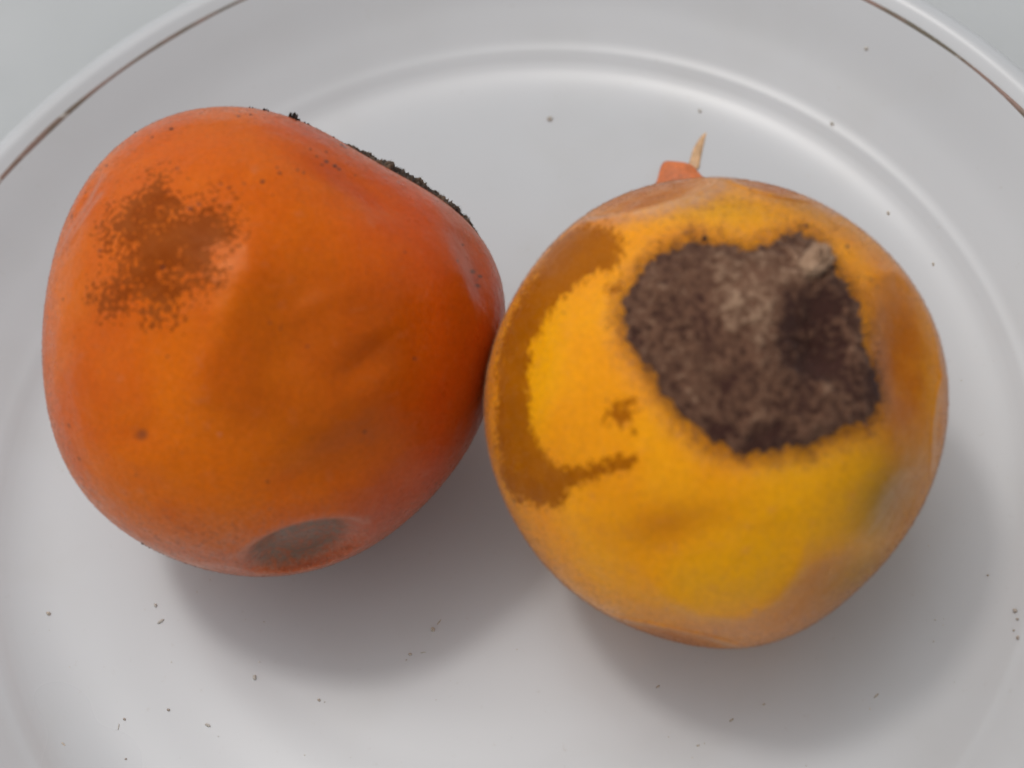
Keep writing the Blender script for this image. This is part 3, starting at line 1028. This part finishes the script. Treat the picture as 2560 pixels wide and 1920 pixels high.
edge_bits(fl, 545, 240, 4, 0.014, 1.8)
edge_bits(fl, 575, 243, 6, 0.018, 1.8, 8)
edge_bits(fl, 634, 255, 9, 0.035, 2.3, 6)
edge_bits(fl, 650, 262, 6, 0.025, 1.2, 10)
edge_bits(fl, 985, 455, 4, 0.02, 2.4, 4)
edge_bits(fl, 320, 1170, 5, 0.02, 0.8, 7)
edge_bits(fl, 345, 1187, 5, 0.016, 0.7, 8)
edge_bits(fl, 405, 1212, 5, 0.014, 0.7, 14)
edge_bits(fl, 296, 290, 2, 0.01, 2.2, 3)
edge_bits(fl, 165, 455, 3, 0.01, 1.6, 10)
for (x, y, sz) in ((385, 303, 0.030), (347, 320, 0.014), (571, 423, 0.018), (717, 378, 0.018), (774, 604, 0.014), (168, 652, 0.013), (545, 268, 0.012),
                   (580, 1020, 0.014), (388, 766, 0.013), (990, 533, 0.014)):
    D1 = fl.dirs(np.array([[x, y]]))
    flake(fl.surf(D1)[0], fl.normal(D1)[0], sz, 0.2, 0.4)
o_ = mesh_obj("soil_specks", np.vstack(fv) - BL, np.array(ff), M_crust, root_l, False, {'tone': np.concatenate(ft)})
o_['kind'] = 'stuff'

# ------------------------------------------------------------------ scrap of orange peel behind the right fruit
base = on_plate((1470, 385))
scr = thing("peel_scrap", "small torn scrap of orange flesh with a pale pointed strand, lying behind the yellow-orange fruit", "fruit scrap", base)


def slab(name, pts, h_edge, h_mid, mat, root, base, sub=10):
    """a low domed, round-edged piece whose foot outline is given by photo points on the plate"""
    C = on_plate(np.array(pts, float))
    n_ = len(C)
    # round the outline
    t_ = np.linspace(0, n_, n_ * sub, endpoint=False)
    i0 = np.floor(t_).astype(int)
    f_ = (t_ - i0)[:, None]
    g = lambda k: C[(i0 + k) % n_]
    O = 0.5 * (2 * g(0) + (g(1) - g(-1)) * f_ + (2 * g(-1) - 5 * g(0) + 4 * g(1) - g(2)) * f_ ** 2 +
               (3 * g(0) - g(-1) - 3 * g(1) + g(2)) * f_ ** 3)
    cen = O.mean(0)
    rings = []
    for (sc_, z_) in ((0.94, 0.0), (1.0, 0.3), (0.99, 0.7), (0.92, 1.0), (0.8, 1.15), (0.6, 1.3), (0.35, 1.4), (0.02, 1.42)):
        R_ = cen + (O - cen) * sc_
        R_[:, 2] = O[:, 2] * 0 + cen[2] + h_edge * min(z_, 1) + h_mid * max(0, z_ - 1) / 0.42
        R_[:, 2] += 0.012 * fnoise(R_ * np.array([1, 1, 0]), 6.0, 3, 5.0) * (z_ > 0)
        rings.append(R_)
    V = np.vstack(rings)
    m_ = len(O)
    I = (np.arange(len(rings) - 1)[:, None] * m_ + np.arange(m_)).ravel()
    J = (np.arange(len(rings) - 1)[:, None] * m_ + (np.arange(m_) + 1) % m_).ravel()
    return mesh_obj(name, V - base, np.stack([I, J, J + m_, I + m_], 1), mat, root)


slab("flesh_piece", [(1433, 354), (1462, 352), (1492, 358), (1508, 374), (1522, 394), (1524, 425), (1470, 432), (1416, 425), (1421, 388)],
     0.07, 0.07, M_flesh, scr, base)
slab("pale_strand", [(1488, 362), (1492, 342), (1500, 318), (1514, 296), (1527, 282), (1523, 300), (1518, 322), (1513, 345), (1508, 366)],
     0.02, 0.015, M_strand, scr, base)

# ------------------------------------------------------------------ crumbs on the plate
crumbs = [
    (1188, 258, 9, 7, 0, 'm', "round tan crumb on the plate floor just inside the far edge of the well"),
    (1512, 240, 6, 5, 0, 'p', "tiny pale crumb beyond the tip of the orange strand"),
    (1798, 268, 7, 6, 0, 'p', "pale tan crumb where the far right well edge meets the rim"),
    (1872, 105, 7, 6, 0, 'p', "greyish crumb alone on the far right rim, inside the brown line"),
    (1919, 461, 5, 7, 0, 'm', "small crumb against the well edge to the upper right of the scarred fruit"),
    (2016, 571, 4, 6, 0, 'm', "reddish crumb on the floor right of the scarred fruit's shoulder"),
    (105, 1326, 7, 6, 20, 'm', "tan crumb at the near left of the plate floor, leftmost of all"),
    (336, 1308, 5, 6, 0, 'p', "small grey crumb below the soil bits on the deep orange fruit's outline"),
    (347, 1343, 13, 4, -35, 'p', "pale sliver just beneath the small grey crumb, left of the shadow"),
    (935, 1361, 8, 7, 0, 'm', "brown seed-like crumb in the shadow below the gap between the fruits"),
    (948, 1345, 12, 2, -55, 'm', "thin brown fibre rising from the seed-like crumb in the shadow"),
    (886, 1414, 5, 4, 0, 'm', "small tan crumb lower left of the seed-like crumb"),
    (914, 1410, 9, 2, -10, 'p', "short pale sliver right of the small tan crumb in the shadow"),
    (550, 1464, 6, 8, 0, 'p', "pale crumb just left of the deep orange fruit's shadow edge"),
    (364, 1534, 5, 4, 40, 'd', "small grey crumb near the front left of the plate floor"),
    (689, 1513, 5, 4, 30, 'm', "brown crumb below the lowest point of the left shadow"),
    (269, 1554, 5, 4, 30, 'd', "dark crumb near the upright pale fibre at the front left"),
    (256, 1570, 2, 9, 8, 'p', "upright pale fibre beside a dark crumb at the front left"),
    (137, 1608, 9, 3, 40, 'm', "brown sliver closest to the front left well edge"),
    (449, 1567, 9, 4, 20, 'p', "blurred greenish sliver in the middle front of the plate floor"),
    (272, 1640, 4, 3, 30, 'd', "tiny dark crumb nearest the bottom of the photo, at left"),
    (1421, 1484, 7, 3, -45, 'm', "tan sliver below the dented bottom of the scarred fruit"),
    (1650, 1522, 5, 3, -20, 'm', "small tan crumb in the right shadow, between two brown slivers"),
    (1580, 1556, 9, 3, -38, 'm', "brown sliver left of the tan crumb in the right shadow"),
    (1893, 1503, 10, 3, -45, 'm', "brown sliver at the far right of the right shadow"),
    (1508, 1611, 5, 3, 0, 'm', "tan speck at the lower edge of the right shadow"),
    (2193, 1320, 8, 6, 20, 'd', "dark crumb stuck high on the right wall of the well, largest of its cluster"),
    (2198, 1338, 5, 4, 0, 'd', "dark crumb just below the largest one on the right wall of the well"),
    (2190, 1362, 4, 3, 0, 'd', "tiny dark crumb in the middle of the cluster on the right well wall"),
    (2199, 1378, 5, 7, 0, 'd', "lowest dark crumb of the cluster on the right well wall"),
    (2134, 1243, 4, 3, 0, 'm', "brown crumb in the soft shade right of the scarred fruit's lower side"),
]
matmap = {'m': M_crumb, 'd': M_crumb_d, 'p': M_crumb_p}
for (x, y, rx, ry, rot, kind, lab) in crumbs:
    c0 = on_plate((x, y))
    k = np.linalg.norm(c0 - POS) / FPX * K
    up = nrm(c0 - on_plate((x, y + 6)))
    rt = nrm(on_plate((x + 6, y)) - c0)
    a = math.radians(rot)
    e1 = rt * math.cos(a) - up * math.sin(a)
    e2 = rt * math.sin(a) + up * math.cos(a)
    nn_ = nrm(np.cross(rt, up))
    sp1 = sp.reshape(24, 40, 3)[::3, ::4].reshape(-1, 3)
    q = sp1 * (1 + 0.35 * fnoise(sp1, 1.6, 3, x * 0.37)[:, None])
    s1, s2 = rx * k * 0.64, ry * k * 0.76
    Vv = q[:, 0:1] * e1 * s1 + q[:, 1:2] * e2 * s2 + q[:, 2:3] * nn_ * min(s1, s2) * 0.7 + nn_ * min(s1, s2) * 0.45
    m_ = 10
    rws = len(sp1) // m_
    I = (np.arange(rws - 1)[:, None] * m_ + np.arange(m_)).ravel()
    J = (np.arange(rws - 1)[:, None] * m_ + (np.arange(m_) + 1) % m_).ravel()
    ob = mesh_obj("crumb", Vv + c0, np.stack([I, J, J + m_, I + m_], 1), matmap[kind], None, origin=c0)
    ob['label'] = lab
    ob['category'] = "crumb"
    ob['group'] = "crumbs scattered on the plate"

# fine dust
nv = []
nf_ = []
for k in range(170):
    r_1 = 7.4 * math.sqrt(rng.random())
    a = rng.uniform(0, 6.283)
    c0 = np.array([r_1 * math.cos(a), r_1 * math.sin(a), 0.0])
    c0[2] = rim_h(r_1) + 0.003
    sz = rng.uniform(0.004, 0.013)
    an = rng.uniform(0, 6.28)
    e1 = np.array([math.cos(an), math.sin(an), 0]) * sz * rng.uniform(1, 2.2)
    e2 = np.array([-math.sin(an), math.cos(an), 0]) * sz
    o = len(nv)
    nv += [c0 - e1, c0 - e2, c0 + e1, c0 + e2, c0 + [0, 0, sz]]
    nf_ += [(o, o + 1, o + 4), (o + 1, o + 2, o + 4), (o + 2, o + 3, o + 4), (o + 3, o, o + 4)]
du = mesh_obj("plate_dust", np.array(nv), np.array(nf_), M_crumb_p, None)
du['kind'] = 'stuff'
du['label'] = "fine scattered dust specks on the white plate floor"
du['category'] = "dust"
